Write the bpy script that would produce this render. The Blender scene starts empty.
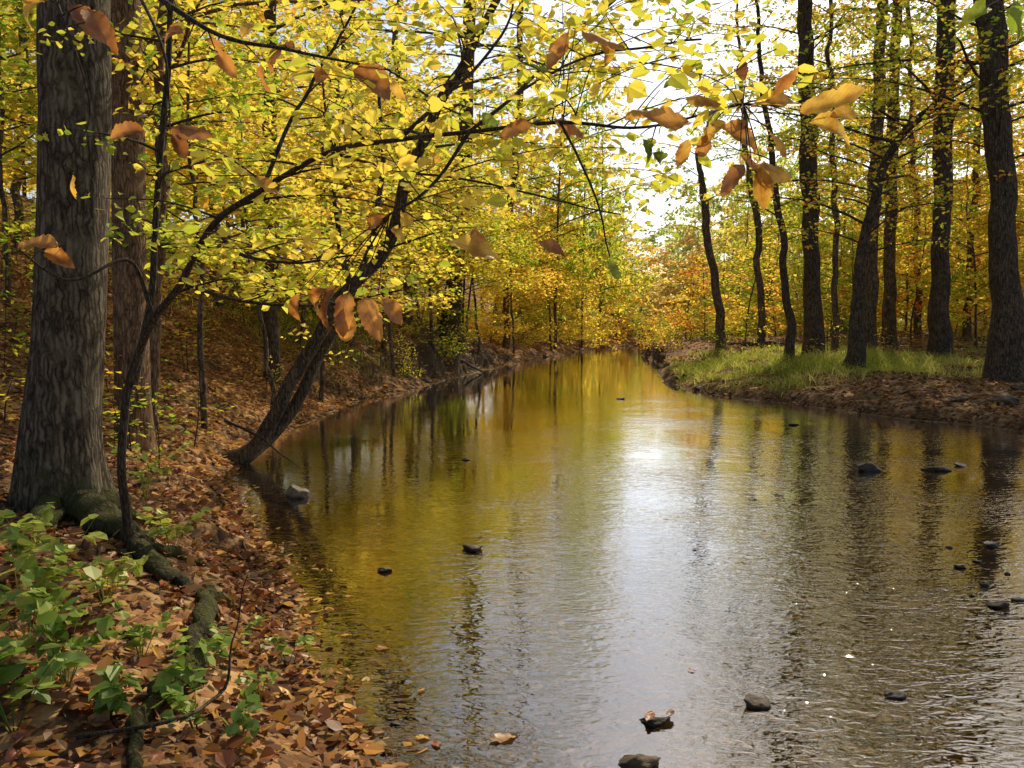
import bpy, math, random
import numpy as np
from mathutils import Vector, Matrix
rng=np.random.default_rng(11)
PI=math.pi
sc=bpy.context.scene
COL=sc.collection
sc.view_settings.view_transform='Standard'; sc.view_settings.look='None'; sc.view_settings.exposure=0
# ---------------- camera
F=790.0; CH=1.8; TH=math.radians(4.3)
cam=bpy.data.cameras.new('camera'); co=bpy.data.objects.new('camera',cam); COL.objects.link(co)
co.location=(0,0,CH); co.rotation_euler=(PI/2-TH,0,0); cam.sensor_width=36; cam.lens=36*F/1024; cam.clip_end=2000; cam.clip_start=.05
sc.camera=co
def P(px,py,d):
    a=(px-512)/F*d; b=(384-py)/F*d
    return np.array([a, d*math.cos(TH)+b*math.sin(TH), CH-d*math.sin(TH)+b*math.cos(TH)])
def G(px,py):
    r=P(px,py,1)-np.array([0,0,CH]); t=-CH/r[2]
    return (r[0]*t,r[1]*t)
# ---------------- noise
_T=rng.random((256,256))
def vn(x,y):
    xi=np.floor(x).astype(int); yi=np.floor(y).astype(int); fx=x-xi; fy=y-yi
    fx=fx*fx*(3-2*fx); fy=fy*fy*(3-2*fy)
    a=_T[xi%256,yi%256]; b=_T[(xi+1)%256,yi%256]; c=_T[xi%256,(yi+1)%256]; d=_T[(xi+1)%256,(yi+1)%256]
    return (a*(1-fx)+b*fx)*(1-fy)+(c*(1-fx)+d*fx)*fy-.5
def fbm(x,y,o=4):
    s=0;a=1
    for i in range(o): s=s+a*vn(x*2**i+i*17.3,y*2**i+i*9.1); a*=.5
    return s
def ss(t): t=np.clip(t,0,1); return t*t*(3-2*t)
# ---------------- water outline
Ls=[(1.5,-12),(1.3,-1),(.45,1.5)]+[G(*p) for p in [(385,768),(338,700),(318,645),(302,590),(265,545),(236,500),(232,474),(262,447),(300,425),(350,403),(400,392),(450,379),(490,369),(530,360),(570,353)]]+[(7.0,62),(12,70),(30,78)]
Rs=[(30,66),(14,60),(9.5,55)]+[G(*p) for p in [(640,355),(655,361),(664,372),(672,384),(700,393),(740,398),(800,406),(850,412),(900,419),(960,424),(1024,432)]]+[(12,12.6),(18,11),(26,6),(30,-12)]
W=np.array(Ls+Rs)
def sdist(X,Y):
    shp=X.shape; x=X.ravel(); y=Y.ravel(); best=np.full(x.shape,1e9); ins=np.zeros(x.shape,bool)
    n=len(W)
    for i in range(n):
        ax,ay=W[i]; bx,by=W[(i+1)%n]; dx,dy=bx-ax,by-ay
        t=np.clip(((x-ax)*dx+(y-ay)*dy)/(dx*dx+dy*dy+1e-9),0,1)
        best=np.minimum(best,np.hypot(x-ax-t*dx,y-ay-t*dy))
        c=((ay>y)!=(by>y)); xx=dx*(y-ay)/(by-ay if abs(by-ay)>1e-9 else 1e-9)+ax
        ins^=(c&(x<xx))
    return (np.where(ins,-best,best)).reshape(shp)
MX=([0,10,20,30,45,60,80],[3,3,1.5,2,4.5,8,14])
def H(X,Y):
    X=np.asarray(X,float); Y=np.asarray(Y,float)
    s=sdist(X,Y)+(.28+.35*ss((Y-15)/15))*fbm(X*1.1,Y*.9,3)*ss(Y/6+.3)
    mid=np.interp(Y,*MX)
    w=ss((X-mid)/3+.5)*(1-ss((Y-58)/12))
    sl=np.interp(Y,[-5,4,8,12,20,45,70,100],[.1,.15,.36,.56,.5,.36,.12,.10])
    a=.2*ss(s/(.5+.6*(Y<6)))+sl*np.maximum(s-.35,0)+.8*ss((s-.1)/.8)*np.exp(-((Y-29)/9)**2)*(1+.8*fbm(X*.8,Y*.8,2)); a=15*(1-np.exp(-a/15))
    b=.2*ss(s/.4)+.22*ss((s-.2)/2.5)+.03*np.maximum(s,0)+.10*np.maximum(s-22,0)+.5*ss(s/.35)*np.exp(-((Y-42)/9)**2)*(1+.7*fbm(X*.7,Y*.7,2)); b=np.minimum(b,14)
    land=a*(1-w)+b*w+ (fbm(X*.35,Y*.35,4)*.25*ss(s/4)+fbm(X*2.2,Y*2.2,4)*.09)*ss(s/.6)+.012
    land=land+.035*np.maximum(Y-95,0)
    m=np.maximum(-s,0)
    wid=np.where((Y<7)&(X<2),3.2,1.3)
    bed=-(.012+.24*(1-np.exp(-m/wid)))+.05*fbm(X*3,Y*3,3)*ss(m/.4)
    bed=bed+.2*np.exp(-((X-4.6)**2/2.5+(Y-6.3)**2/1.2))
    return np.where(s>0,np.maximum(land,.012),np.minimum(bed,-.008))
def h1(x,y): return float(H(np.array([x]),np.array([y]))[0])
def sd1(x,y): return float(sdist(np.array([float(x)]),np.array([float(y)]))[0])
# ---------------- mesh helpers
def mk_mesh(name,V,Fq,mat,smooth=True,uv=None):
    V=np.asarray(V,np.float32); Fq=np.asarray(Fq,np.int32); k=Fq.shape[1]
    me=bpy.data.meshes.new(name); me.vertices.add(len(V)); me.vertices.foreach_set('co',V.ravel())
    me.loops.add(Fq.size); me.loops.foreach_set('vertex_index',Fq.ravel())
    me.polygons.add(len(Fq)); me.polygons.foreach_set('loop_start',np.arange(0,Fq.size,k,dtype=np.int32))
    try: me.polygons.foreach_set('loop_total',np.full(len(Fq),k,dtype=np.int32))
    except Exception: pass
    me.polygons.foreach_set('use_smooth',np.full(len(Fq),smooth))
    if uv is not None:
        l=me.uv_layers.new(name='UVMap'); l.data.foreach_set('uv',np.asarray(uv,np.float32)[Fq.ravel()].ravel())
    me.update(calc_edges=True)
    if mat: me.materials.append(mat)
    return me
def link(name,me,parent=None,loc=None):
    o=bpy.data.objects.new(name,me); COL.objects.link(o)
    if parent: o.parent=parent
    if loc is not None: o.location=loc
    return o
class MB:
    def __init__(s): s.V=[];s.F=[];s.n=0
    def add(s,v,f): s.V.append(v); s.F.append(np.asarray(f)+s.n); s.n+=len(v)
    def build(s,name,mat,parent=None,off=None,smooth=True):
        if not s.V: return None
        v=np.concatenate(s.V); 
        if off is not None: v=v-np.asarray(off)
        return link(name,mk_mesh(name,v,np.concatenate(s.F),mat,smooth),parent)
def cr(Pp,n):
    Pp=np.asarray(Pp,float); m=len(Pp)
    if m==2: t=np.linspace(0,1,n)[:,None]; return Pp[0]*(1-t)+Pp[1]*t
    E=np.vstack([2*Pp[0]-Pp[1],Pp,2*Pp[-1]-Pp[-2]]); u=np.linspace(0,m-1-1e-6,n); i=u.astype(int); f=(u-i)[:,None]
    a,b,c,d=E[i],E[i+1],E[i+2],E[i+3]
    r=.5*((2*b)+(c-a)*f+(2*a-5*b+4*c-d)*f**2+(3*b-a-3*c+d)*f**3)
    r[:,3]=np.maximum(b[:,3]*(1-f[:,0])+c[:,3]*f[:,0],.0008)
    return r
def tube(mb,P4,sides=6,n=8,rough=0,flare=0,lobes=5,raw=False,wob=0):
    Q=np.asarray(P4) if raw else cr(P4,n); n=len(Q)
    if wob:
        L=np.concatenate([[0],np.cumsum(np.linalg.norm(np.diff(Q[:,:3],axis=0),axis=1))]); se=rng.uniform(0,50); fq=1.1 if L[-1]>2.5 else 3.0
        e=ss(L/.5)*wob
        Q[:,0]+=e*fbm(L*fq+se,L*0+3,3); Q[:,1]+=e*fbm(L*fq+se,L*0+9,3); Q[:,2]+=.3*e*fbm(L*fq+se,L*0+15,3)
    T=np.gradient(Q[:,:3],axis=0); T/=np.linalg.norm(T,axis=1)[:,None]+1e-9
    ref=np.array([1.,0,0]) if abs(T[:,0]).mean()<.75 else np.array([0,0,1.])
    U=np.cross(T,ref); U/=np.linalg.norm(U,axis=1)[:,None]+1e-9; Vv=np.cross(T,U)
    a=np.linspace(0,2*PI,sides,endpoint=False)
    R=np.repeat(Q[:,3][:,None],sides,1)
    if rough:
        L=np.concatenate([[0],np.cumsum(np.linalg.norm(np.diff(Q[:,:3],axis=0),axis=1))])
        aa,ll=np.meshgrid(a,L); R=R*(1+rough*(fbm(np.cos(aa)*3+20,np.sin(aa)*3+ll*1.2+40,3))+rough*.6*np.sin(aa*2+ll*.7))
        if rough>.25: R=R*(1+rough*fbm(np.cos(aa)*1.5+5,ll*7+3,3))
        if flare:
            e=np.exp(-ll/(Q[0,3]*1.3)); R=R*(1+flare*e*(.6+.7*np.cos(aa*lobes+1.3*np.sin(aa*2))**2))
    v=Q[:,None,:3]+R[:,:,None]*(np.cos(a)[None,:,None]*U[:,None,:]+np.sin(a)[None,:,None]*Vv[:,None,:])
    i=np.arange(n-1)[:,None]*sides; j=np.arange(sides)[None,:]; k=(j+1)%sides
    f=np.stack([i+j,i+k,i+sides+k,i+sides+j],-1).reshape(-1,4)
    mb.add(v.reshape(-1,3),f); return Q
def leaves(mb,C,size,tilt=.45,droop=.25,hexa=True,wr=.3,flat=None,cup=1.0):
    C=np.asarray(C); n=len(C)
    if n==0: return
    az=rng.uniform(0,2*PI,n); d=np.stack([np.cos(az),np.sin(az),-droop+rng.normal(0,.3,n)],1)
    up=np.array([0,0,1.])+rng.normal(0,tilt,(n,3))
    if flat is not None: d[:,2]=rng.normal(0,flat,n)
    d/=np.linalg.norm(d,axis=1)[:,None]; s=np.cross(d,up); s/=np.linalg.norm(s,axis=1)[:,None]+1e-9; nn=np.cross(s,d)
    L=(size*rng.uniform(.5,1.3,n))[:,None]; w=L*wr*rng.uniform(.75,1.2,n)[:,None]; fo=rng.uniform(-.2,.6,n)[:,None]*cup; cu=rng.uniform(-.25,.15,n)[:,None]*cup
    if hexa:
        v=np.stack([C,C+d*.3*L+s*w+nn*w*fo,C+d*.68*L+s*w*.8+nn*(w*fo+.3*cu*L),C+d*L+nn*cu*L,C+d*.68*L-s*w*.8+nn*(w*fo+.3*cu*L),C+d*.3*L-s*w+nn*w*fo],1).reshape(-1,3)
        b=np.arange(n)[:,None]*6
        f=np.concatenate([b+np.array([0,1,2,3]),b+np.array([0,3,4,5])])
    else:
        v=np.stack([C,C+d*.45*L+s*w*1.25+nn*w*fo,C+d*L+nn*cu*L,C+d*.45*L-s*w*1.25+nn*w*fo],1).reshape(-1,3)
        f=np.arange(n)[:,None]*4+np.array([0,1,2,3])
    mb.add(v,f)
# ---------------- materials
def nt(name):
    m=bpy.data.materials.new(name); m.use_nodes=True; t=m.node_tree; t.nodes.clear(); return m,t,t.nodes.new('ShaderNodeOutputMaterial')
def N(t,k,**kw):
    n=t.nodes.new(k)
    for a,b in kw.items():
        if a.startswith('i_'):
            key=a[2:]; n.inputs[int(key) if key.isdigit() else key.replace('_',' ')].default_value=b
        else: setattr(n,a,b)
    return n
def ramp(t,fac,stops,interp='LINEAR'):
    r=t.nodes.new('ShaderNodeValToRGB'); r.color_ramp.interpolation=interp; e=r.color_ramp.elements
    while len(e)<len(stops): e.new(.5)
    for el,(p,c) in zip(e,stops): el.position=p; el.color=(*c,1) if len(c)==3 else c
    t.links.new(fac,r.inputs[0]); return r.outputs[0]
def mix(t,f,a,b,typ='MIX'):
    m=t.nodes.new('ShaderNodeMix'); m.data_type='RGBA'; m.blend_type=typ
    for s,v in ((0,f),(6,a),(7,b)):
        if hasattr(v,'links'): t.links.new(v,m.inputs[s])
        else: m.inputs[s].default_value=v if s==0 else (*v,1)
    return m.outputs[2]
def math_(t,op,a,b=0,c=None):
    m=N(t,'ShaderNodeMath',operation=op)
    for s,v in enumerate([a,b]+([c] if c is not None else [])):
        if hasattr(v,'links'): t.links.new(v,m.inputs[s])
        else: m.inputs[s].default_value=v
    return m.outputs[0]
def leafmat(name,cols,tr=.5,veins=False,gloss=.04,nz_=1.05):
    m,t,o=nt(name); g=N(t,'ShaderNodeNewGeometry'); n=len(cols)
    oi=N(t,'ShaderNodeObjectInfo')
    if veins: f=oi.outputs['Random']
    else:
        nz=N(t,'ShaderNodeTexNoise',i_Scale=.55,i_Detail=0.0); t.links.new(g.outputs['Position'],nz.inputs['Vector'])
        f=math_(t,'ADD',math_(t,'MULTIPLY',g.outputs['Random Per Island'],.6 if nz_>.5 else .9),math_(t,'MULTIPLY',math_(t,'SUBTRACT',nz.outputs[0],.3 if nz_>.5 else .4),nz_))
    c=ramp(t,f,[(i/(n-1)*.96+.02,k) for i,k in enumerate(cols)])
    if veins:
        uv=N(t,'ShaderNodeUVMap'); sp=N(t,'ShaderNodeSeparateXYZ'); t.links.new(uv.outputs[0],sp.inputs[0])
        av=math_(t,'ABSOLUTE',math_(t,'SUBTRACT',sp.outputs[1],.5))
        w=math_(t,'PINGPONG',math_(t,'SUBTRACT',math_(t,'MULTIPLY',sp.outputs[0],11.0),math_(t,'MULTIPLY',av,6.0)),.5)
        lv=math_(t,'LESS_THAN',w,.06); mr=math_(t,'LESS_THAN',av,.025); vv=math_(t,'MAXIMUM',lv,mr)
        n2=N(t,'ShaderNodeTexNoise',i_Scale=12.0,i_Detail=6.0); t.links.new(g.outputs['Position'],n2.inputs['Vector'])
        sp2=ramp(t,n2.outputs[0],[(.36,(.5,.36,.26)),(.56,(1,1,1))]); c=mix(t,1.0,c,sp2,'MULTIPLY')
        c=mix(t,math_(t,'MULTIPLY',vv,.3),c,(.12,.05,.02))
    d=N(t,'ShaderNodeBsdfDiffuse'); tl=N(t,'ShaderNodeBsdfTranslucent')
    t.links.new(c,d.inputs[0]); t.links.new(c,tl.inputs[0])
    a=N(t,'ShaderNodeMixShader'); a.inputs[0].default_value=tr; t.links.new(d.outputs[0],a.inputs[1]); t.links.new(tl.outputs[0],a.inputs[2])
    out=a
    if gloss:
        gl=N(t,'ShaderNodeBsdfGlossy',i_Roughness=.45); gl.inputs[0].default_value=(1,.95,.85,1)
        b=N(t,'ShaderNodeMixShader'); b.inputs[0].default_value=gloss; t.links.new(a.outputs[0],b.inputs[1]); t.links.new(gl.outputs[0],b.inputs[2]); out=b
    t.links.new(out.outputs[0],o.inputs[0]); return m
G0=(.07,.15,.012);G1=(.15,.27,.02);G2=(.32,.43,.035);YG=(.6,.58,.05);Y1=(.9,.7,.08);Y2=(.94,.64,.08);O1=(.86,.45,.05);O2=(.68,.25,.04)
LM={'yellow':leafmat('leaf_yellow',[G2,YG,Y1,Y1,Y2,Y1,O1],.64,gloss=0),'lime':leafmat('leaf_lime',[G1,G2,G2,YG,YG,Y1,Y1],.64,gloss=0),'green':leafmat('leaf_green',[G0,G1,G2,G2,YG],.6,gloss=0),
 'arch':leafmat('leaf_arch',[G1,G2,YG,YG,Y1,Y1,Y2],.64,gloss=.02),
 'gold':leafmat('leaf_gold',[YG,Y1,Y1,Y2,Y1,O1,O2],.64,gloss=0),'orange':leafmat('leaf_orange',[YG,Y1,O1,O2,(.5,.15,.04)],.62,gloss=0),'mixed':leafmat('leaf_mixed',[G1,G2,YG,Y1,O1,O2],.62,gloss=0),
 'haze_green':leafmat('leaf_haze_green',[(.34,.44,.12),(.52,.58,.18),(.78,.72,.26)],.64,gloss=0),'haze_gold':leafmat('leaf_haze_gold',[(.6,.64,.2),(.9,.76,.26),(.9,.62,.2)],.64,gloss=0),'haze_orange':leafmat('leaf_haze_orange',[(.7,.62,.2),(.9,.66,.22),(.85,.48,.17)],.62,gloss=0),  # far-tree leaf mixes, distance haze painted in as paler, greyer colour
 'litter':leafmat('leaf_litter',[(.045,.02,.01),(.12,.045,.018),(.3,.1,.03),(.15,.055,.02),(.42,.22,.08),(.09,.038,.016),(.6,.3,.05),(.28,.07,.02),(.4,.26,.13)],.25,gloss=.02,nz_=.3),
 'sunny_litter':leafmat('leaf_sunny_litter',[(.14,.06,.025),(.32,.14,.05),(.55,.3,.1),(.38,.17,.06),(.7,.45,.18),(.5,.22,.06),(.78,.5,.12)],.3,gloss=0,nz_=.3),  # brighter litter mix, sunlight on the slope put into the leaf colours
 'big_brown':leafmat('leaf_big_brown',[(.3,.12,.03),(.52,.23,.05),(.62,.3,.06)],.62,True),'big_gold':leafmat('leaf_big_gold',[(.7,.38,.05),(.88,.58,.08),(.68,.36,.05)],.62,True),
 'big_green':leafmat('leaf_big_green',[(.16,.27,.02),(.25,.36,.03),(.35,.42,.04)],.5,True),'ground_tan':leafmat('leaf_ground_tan',[(.38,.22,.1),(.48,.31,.16),(.3,.15,.06)],.15,True),'ground_brown':leafmat('leaf_ground_brown',[(.13,.048,.018),(.3,.08,.03),(.32,.13,.04)],.15,True),'ground_gold':leafmat('leaf_ground_gold',[(.46,.2,.04),(.6,.36,.06),(.5,.16,.04)],.2,True),
 'plant':leafmat('leaf_plant',[(.1,.17,.02),(.2,.3,.035),(.34,.4,.06),(.5,.48,.08)],.5,gloss=.03)}
def bark(name,c1,c2,sc_=1,moss=.0,bump=.6,mz=.35):
    m,t,o=nt(name); tc=N(t,'ShaderNodeTexCoord'); mp=N(t,'ShaderNodeMapping'); mp.inputs['Scale'].default_value=(30*sc_,30*sc_,4.2*sc_); t.links.new(tc.outputs['Object'],mp.inputs[0])
    n0=N(t,'ShaderNodeTexNoise',i_Scale=9.0,i_Detail=3.0); t.links.new(tc.outputs['Object'],n0.inputs['Vector'])
    wa=N(t,'ShaderNodeVectorMath',operation='MULTIPLY_ADD'); t.links.new(n0.outputs['Color'],wa.inputs[0]); wa.inputs[1].default_value=(1.8,1.8,1.6); t.links.new(mp.outputs[0],wa.inputs[2])
    n1=N(t,'ShaderNodeTexNoise',i_Scale=1.0,i_Detail=7.0,i_Roughness=.75); t.links.new(wa.outputs[0],n1.inputs['Vector'])
    v=N(t,'ShaderNodeTexVoronoi',feature='DISTANCE_TO_EDGE',i_Scale=.9); t.links.new(wa.outputs[0],v.inputs['Vector'])
    n2=N(t,'ShaderNodeTexNoise',i_Scale=3.0,i_Detail=8.0,i_Roughness=.75); t.links.new(tc.outputs['Object'],n2.inputs['Vector'])
    h=math_(t,'ADD',math_(t,'MULTIPLY',math_(t,'MINIMUM',v.outputs[0],.3),1.2),n1.outputs[0])
    c=ramp(t,h,[(.44,tuple(x*.3 for x in c1)),(.64,c1),(.95,c2)])
    li=ramp(t,n2.outputs[0],[(.52,(0,0,0)),(.62,(1,1,1))]); c=mix(t,math_(t,'MULTIPLY',li,.35),c,(c2[0]*1.3,c2[1]*1.35,c2[2]*1.25))
    if moss:
        sp=N(t,'ShaderNodeSeparateXYZ'); t.links.new(tc.outputs['Object'],sp.inputs[0])
        n3=N(t,'ShaderNodeTexNoise',i_Scale=5.0,i_Detail=6.0,i_Roughness=.7); t.links.new(tc.outputs['Object'],n3.inputs['Vector'])
        f=ramp(t,math_(t,'SUBTRACT',n3.outputs[0],math_(t,'MULTIPLY',math_(t,'MAXIMUM',sp.outputs[2],0),mz)),[(.52-moss*.3,(0,0,0)),(.66,(1,1,1))])
        c=mix(t,math_(t,'MULTIPLY',f,.75),c,(.08,.085,.016))
    p=N(t,'ShaderNodeBsdfPrincipled',i_Roughness=.9); p.inputs['Specular IOR Level'].default_value=.12; t.links.new(c,p.inputs['Base Color'])
    b=N(t,'ShaderNodeBump',i_Strength=bump,i_Distance=.025); t.links.new(h,b.inputs['Height']); t.links.new(b.outputs[0],p.inputs['Normal'])
    t.links.new(p.outputs[0],o.inputs[0]); return m
BK={'grey':bark('bark_grey',(.085,.062,.038),(.2,.158,.1),1,.35,1.0),'red':bark('bark_red_brown',(.14,.078,.04),(.27,.16,.085),1.2),'dark':bark('bark_dark',(.065,.045,.027),(.15,.108,.065),1),'far':bark('bark_far',(.1,.07,.043),(.22,.155,.095),.6),'twig':bark('bark_twig',(.045,.032,.02),(.11,.08,.05),3,0,.2),'moss':bark('bark_mossy',(.035,.026,.014),(.09,.068,.038),1.3,.55,1.0,.0)}
def rockmat(name,c1,c2):
    m,t,o=nt(name); tc=N(t,'ShaderNodeTexCoord'); n1=N(t,'ShaderNodeTexNoise',i_Scale=14.0,i_Detail=8.0,i_Roughness=.7); t.links.new(tc.outputs['Object'],n1.inputs['Vector'])
    c=ramp(t,n1.outputs[0],[(.35,c1),(.65,c2)]); g=N(t,'ShaderNodeNewGeometry'); sp=N(t,'ShaderNodeSeparateXYZ'); t.links.new(g.outputs['Position'],sp.inputs[0])
    wet=ramp(t,sp.outputs[2],[(.01,(.4,.4,.4)),(.035,(1,1,1))]); c=mix(t,1.0,c,wet,'MULTIPLY')
    p=N(t,'ShaderNodeBsdfPrincipled'); t.links.new(c,p.inputs['Base Color']); p.inputs['Roughness'].default_value=.55; p.inputs['Specular IOR Level'].default_value=.22
    b=N(t,'ShaderNodeBump',i_Strength=1.0,i_Distance=.02); t.links.new(n1.outputs[0],b.inputs['Height']); t.links.new(b.outputs[0],p.inputs['Normal']); t.links.new(p.outputs[0],o.inputs[0]); return m
RK=[rockmat('stone_dark',(.028,.018,.01),(.09,.058,.03)),rockmat('stone_brown',(.045,.028,.013),(.15,.095,.047)),rockmat('stone_grey',(.065,.047,.027),(.17,.13,.08))]
def groundmat():
    m,t,o=nt('forest_ground'); g=N(t,'ShaderNodeNewGeometry'); Po=g.outputs['Position']
    v=N(t,'ShaderNodeTexVoronoi',i_Scale=13.0); v.inputs['Randomness'].default_value=1
    nd=N(t,'ShaderNodeTexNoise',i_Scale=18.0,i_Detail=3.0); t.links.new(Po,nd.inputs['Vector'])
    off=N(t,'ShaderNodeVectorMath',operation='MULTIPLY_ADD'); t.links.new(nd.outputs['Color'],off.inputs[0]); off.inputs[1].default_value=(.06,.06,.06); t.links.new(Po,off.inputs[2]); t.links.new(off.outputs[0],v.inputs['Vector'])
    sc_=N(t,'ShaderNodeSeparateColor'); t.links.new(v.outputs['Color'],sc_.inputs[0])
    lit=ramp(t,sc_.outputs[0],[(0,(.06,.028,.014)),(.3,(.2,.085,.033)),(.55,(.38,.19,.065)),(.8,(.55,.34,.14)),(1,(.26,.105,.04))])
    n1=N(t,'ShaderNodeTexNoise',i_Scale=1.3,i_Detail=8.0,i_Roughness=.65); t.links.new(Po,n1.inputs['Vector'])
    soil=ramp(t,n1.outputs[0],[(.3,(.025,.016,.01)),(.7,(.08,.05,.027))])
    c=mix(t,ramp(t,n1.outputs[0],[(.38,(1,1,1)),(.62,(.25,.25,.25))]),soil,lit)
    ag=N(t,'ShaderNodeAttribute',attribute_name='grass'); n4=N(t,'ShaderNodeTexNoise',i_Scale=25.0,i_Detail=4.0); t.links.new(Po,n4.inputs['Vector'])
    gr=ramp(t,n4.outputs[0],[(.3,(.06,.07,.012)),(.7,(.24,.24,.05))]); c=mix(t,ag.outputs['Fac'],c,gr)
    gn=N(t,'ShaderNodeSeparateXYZ'); t.links.new(g.outputs['Normal'],gn.inputs[0])
    c=mix(t,ramp(t,gn.outputs[2],[(.62,(1,1,1)),(.82,(0,0,0))]),c,soil)
    vb=N(t,'ShaderNodeTexVoronoi',i_Scale=14.0); t.links.new(off.outputs[0],vb.inputs['Vector']); sb=N(t,'ShaderNodeSeparateColor'); t.links.new(vb.outputs['Color'],sb.inputs[0])
    peb=ramp(t,sb.outputs[1],[(0,(.04,.028,.011)),(.4,(.18,.125,.045)),(.75,(.4,.3,.13)),(1,(.1,.06,.022))])
    n5=N(t,'ShaderNodeTexNoise',i_Scale=2.0,i_Detail=6.0); t.links.new(Po,n5.inputs['Vector'])
    bed=mix(t,ramp(t,n5.outputs[0],[(.4,(0,0,0)),(.6,(1,1,1))]),peb,(.19,.125,.04))
    sp=N(t,'ShaderNodeSeparateXYZ'); t.links.new(Po,sp.inputs[0])
    c=mix(t,ramp(t,sp.outputs[2],[(0,(1,1,1)),(.02,(0,0,0))]),c,bed)
    wet=ramp(t,sp.outputs[2],[(.0,(.9,.86,.8)),(.02,(.45,.42,.4)),(.14,(1,1,1))]); c=mix(t,1.0,c,wet,'MULTIPLY')
    p=N(t,'ShaderNodeBsdfPrincipled',i_Roughness=.9); p.inputs['Specular IOR Level'].default_value=.1; t.links.new(c,p.inputs['Base Color'])
    hh=math_(t,'ADD',math_(t,'MULTIPLY',v.outputs['Distance'],-1.0),n1.outputs[0])
    b=N(t,'ShaderNodeBump',i_Strength=.7,i_Distance=.04); t.links.new(hh,b.inputs['Height']); t.links.new(b.outputs[0],p.inputs['Normal'])
    t.links.new(p.outputs[0],o.inputs[0]); return m
def watermat():
    m,t,o=nt('creek_water'); g=N(t,'ShaderNodeNewGeometry'); Po=g.outputs['Position']
    mp=N(t,'ShaderNodeMapping'); mp.inputs['Scale'].default_value=(.8,1.6,1); mp.inputs['Rotation'].default_value=(0,0,.15); t.links.new(Po,mp.inputs[0])
    n1=N(t,'ShaderNodeTexNoise',i_Scale=13.0,i_Detail=1.0,i_Roughness=.5,i_Distortion=1.2); t.links.new(mp.outputs[0],n1.inputs['Vector'])
    n2=N(t,'ShaderNodeTexNoise',i_Scale=4.5,i_Detail=1.0,i_Distortion=.8); t.links.new(mp.outputs[0],n2.inputs['Vector'])
    n3=N(t,'ShaderNodeTexNoise',i_Scale=.6,i_Detail=3.0); t.links.new(Po,n3.inputs['Vector'])
    sp=N(t,'ShaderNodeSeparateXYZ'); t.links.new(Po,sp.inputs[0])
    rx=N(t,'ShaderNodeMapRange'); rx.inputs[1].default_value=-2; rx.inputs[2].default_value=3; rx.inputs[3].default_value=.45; rx.inputs[4].default_value=1.25; t.links.new(sp.outputs[0],rx.inputs[0])
    ry=N(t,'ShaderNodeMapRange'); ry.inputs[1].default_value=4; ry.inputs[2].default_value=22; ry.inputs[3].default_value=1.0; ry.inputs[4].default_value=.14; t.links.new(sp.outputs[1],ry.inputs[0])
    amp=math_(t,'MULTIPLY',math_(t,'MULTIPLY',rx.outputs[0],ry.outputs[0]),ramp(t,n3.outputs[0],[(.35,(.25,.25,.25)),(.62,(1.3,1.3,1.3))]))
    h=math_(t,'ADD',math_(t,'MULTIPLY',n1.outputs[0],.34),math_(t,'MULTIPLY',n2.outputs[0],.45))
    h=math_(t,'MULTIPLY',h,amp)
    b=N(t,'ShaderNodeBump',i_Strength=1.0,i_Distance=.013); t.links.new(h,b.inputs['Height'])
    fr=N(t,'ShaderNodeFresnel',i_IOR=1.42); t.links.new(b.outputs[0],fr.inputs['Normal'])
    tr=N(t,'ShaderNodeBsdfTransparent'); tr.inputs[0].default_value=(.95,.83,.54,1)
    gl=N(t,'ShaderNodeBsdfGlossy',i_Roughness=.0); gl.inputs[0].default_value=(1,1,1,1); t.links.new(b.outputs[0],gl.inputs['Normal'])
    ms=N(t,'ShaderNodeMixShader'); t.links.new(math_(t,'MINIMUM',math_(t,'ADD',math_(t,'MULTIPLY',fr.outputs[0],2.0),.05),1.0),ms.inputs[0]); t.links.new(tr.outputs[0],ms.inputs[1]); t.links.new(gl.outputs[0],ms.inputs[2])
    t.links.new(ms.outputs[0],o.inputs[0]); return m
# ---------------- tagging
def tag(o,label=None,cat=None,group=None,kind=None):
    if label:o['label']=label
    if cat:o['category']=cat
    if group:o['group']=group
    if kind:o['kind']=kind
    return o
def thing(name,loc,label,cat,group=None):
    o=bpy.data.objects.new(name,None); o.empty_display_size=.2; COL.objects.link(o); o.location=tuple(loc); return tag(o,label,cat,group)
def copy_tree(o,loc,rz,s,label=None,group=None,mats=None):
    r=o.copy(); COL.objects.link(r); r.location=tuple(loc); r.rotation_euler=(0,0,rz); r.scale=(s[0],s[0],s[1])
    if label:r['label']=label
    if group:r['group']=group
    for ch in list(o.children):
        c=ch.copy(); COL.objects.link(c); c.parent=r
        if mats and ch.name.split('.')[0] in('crown','foliage'):
            c.material_slots[0].link='OBJECT'; c.material_slots[0].material=mats
    return r
# ---------------- terrain
xs=np.concatenate([np.linspace(-400,-45,24)[:-1],np.linspace(-45,-13,64)[:-1],np.linspace(-13,13,330)[:-1],np.linspace(13,45,64)[:-1],np.linspace(45,400,24)])
ys=np.concatenate([np.linspace(-14,1.5,24)[:-1],np.linspace(1.5,14,200)[:-1],np.linspace(14,40,170)[:-1],np.linspace(40,100,100)[:-1],np.linspace(100,420,30)])
X,Yg=np.meshgrid(xs,ys); Z=H(X,Yg)
nx,ny=len(xs),len(ys)
i=(np.arange(ny-1)[:,None]*nx+np.arange(nx-1)[None,:]).ravel()
gm=mk_mesh('ground',np.stack([X.ravel(),Yg.ravel(),Z.ravel()],1),np.stack([i,i+1,i+nx+1,i+nx],1),groundmat())
def grassw(X,Y):
    a=np.exp(-(((X-8.2)/2.8)**2+((Y-24)/4.6)**2)**1.2)
    b=.8*np.exp(-(((X+6.0)/1.5)**2+((Y-24)/5)**2))
    c=.6*np.exp(-(((X-16)/6)**2+((Y-30)/7)**2))
    return np.clip((a+b+c)*(1+2.6*fbm(X*.9,Y*.9,3)),0,1)
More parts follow.
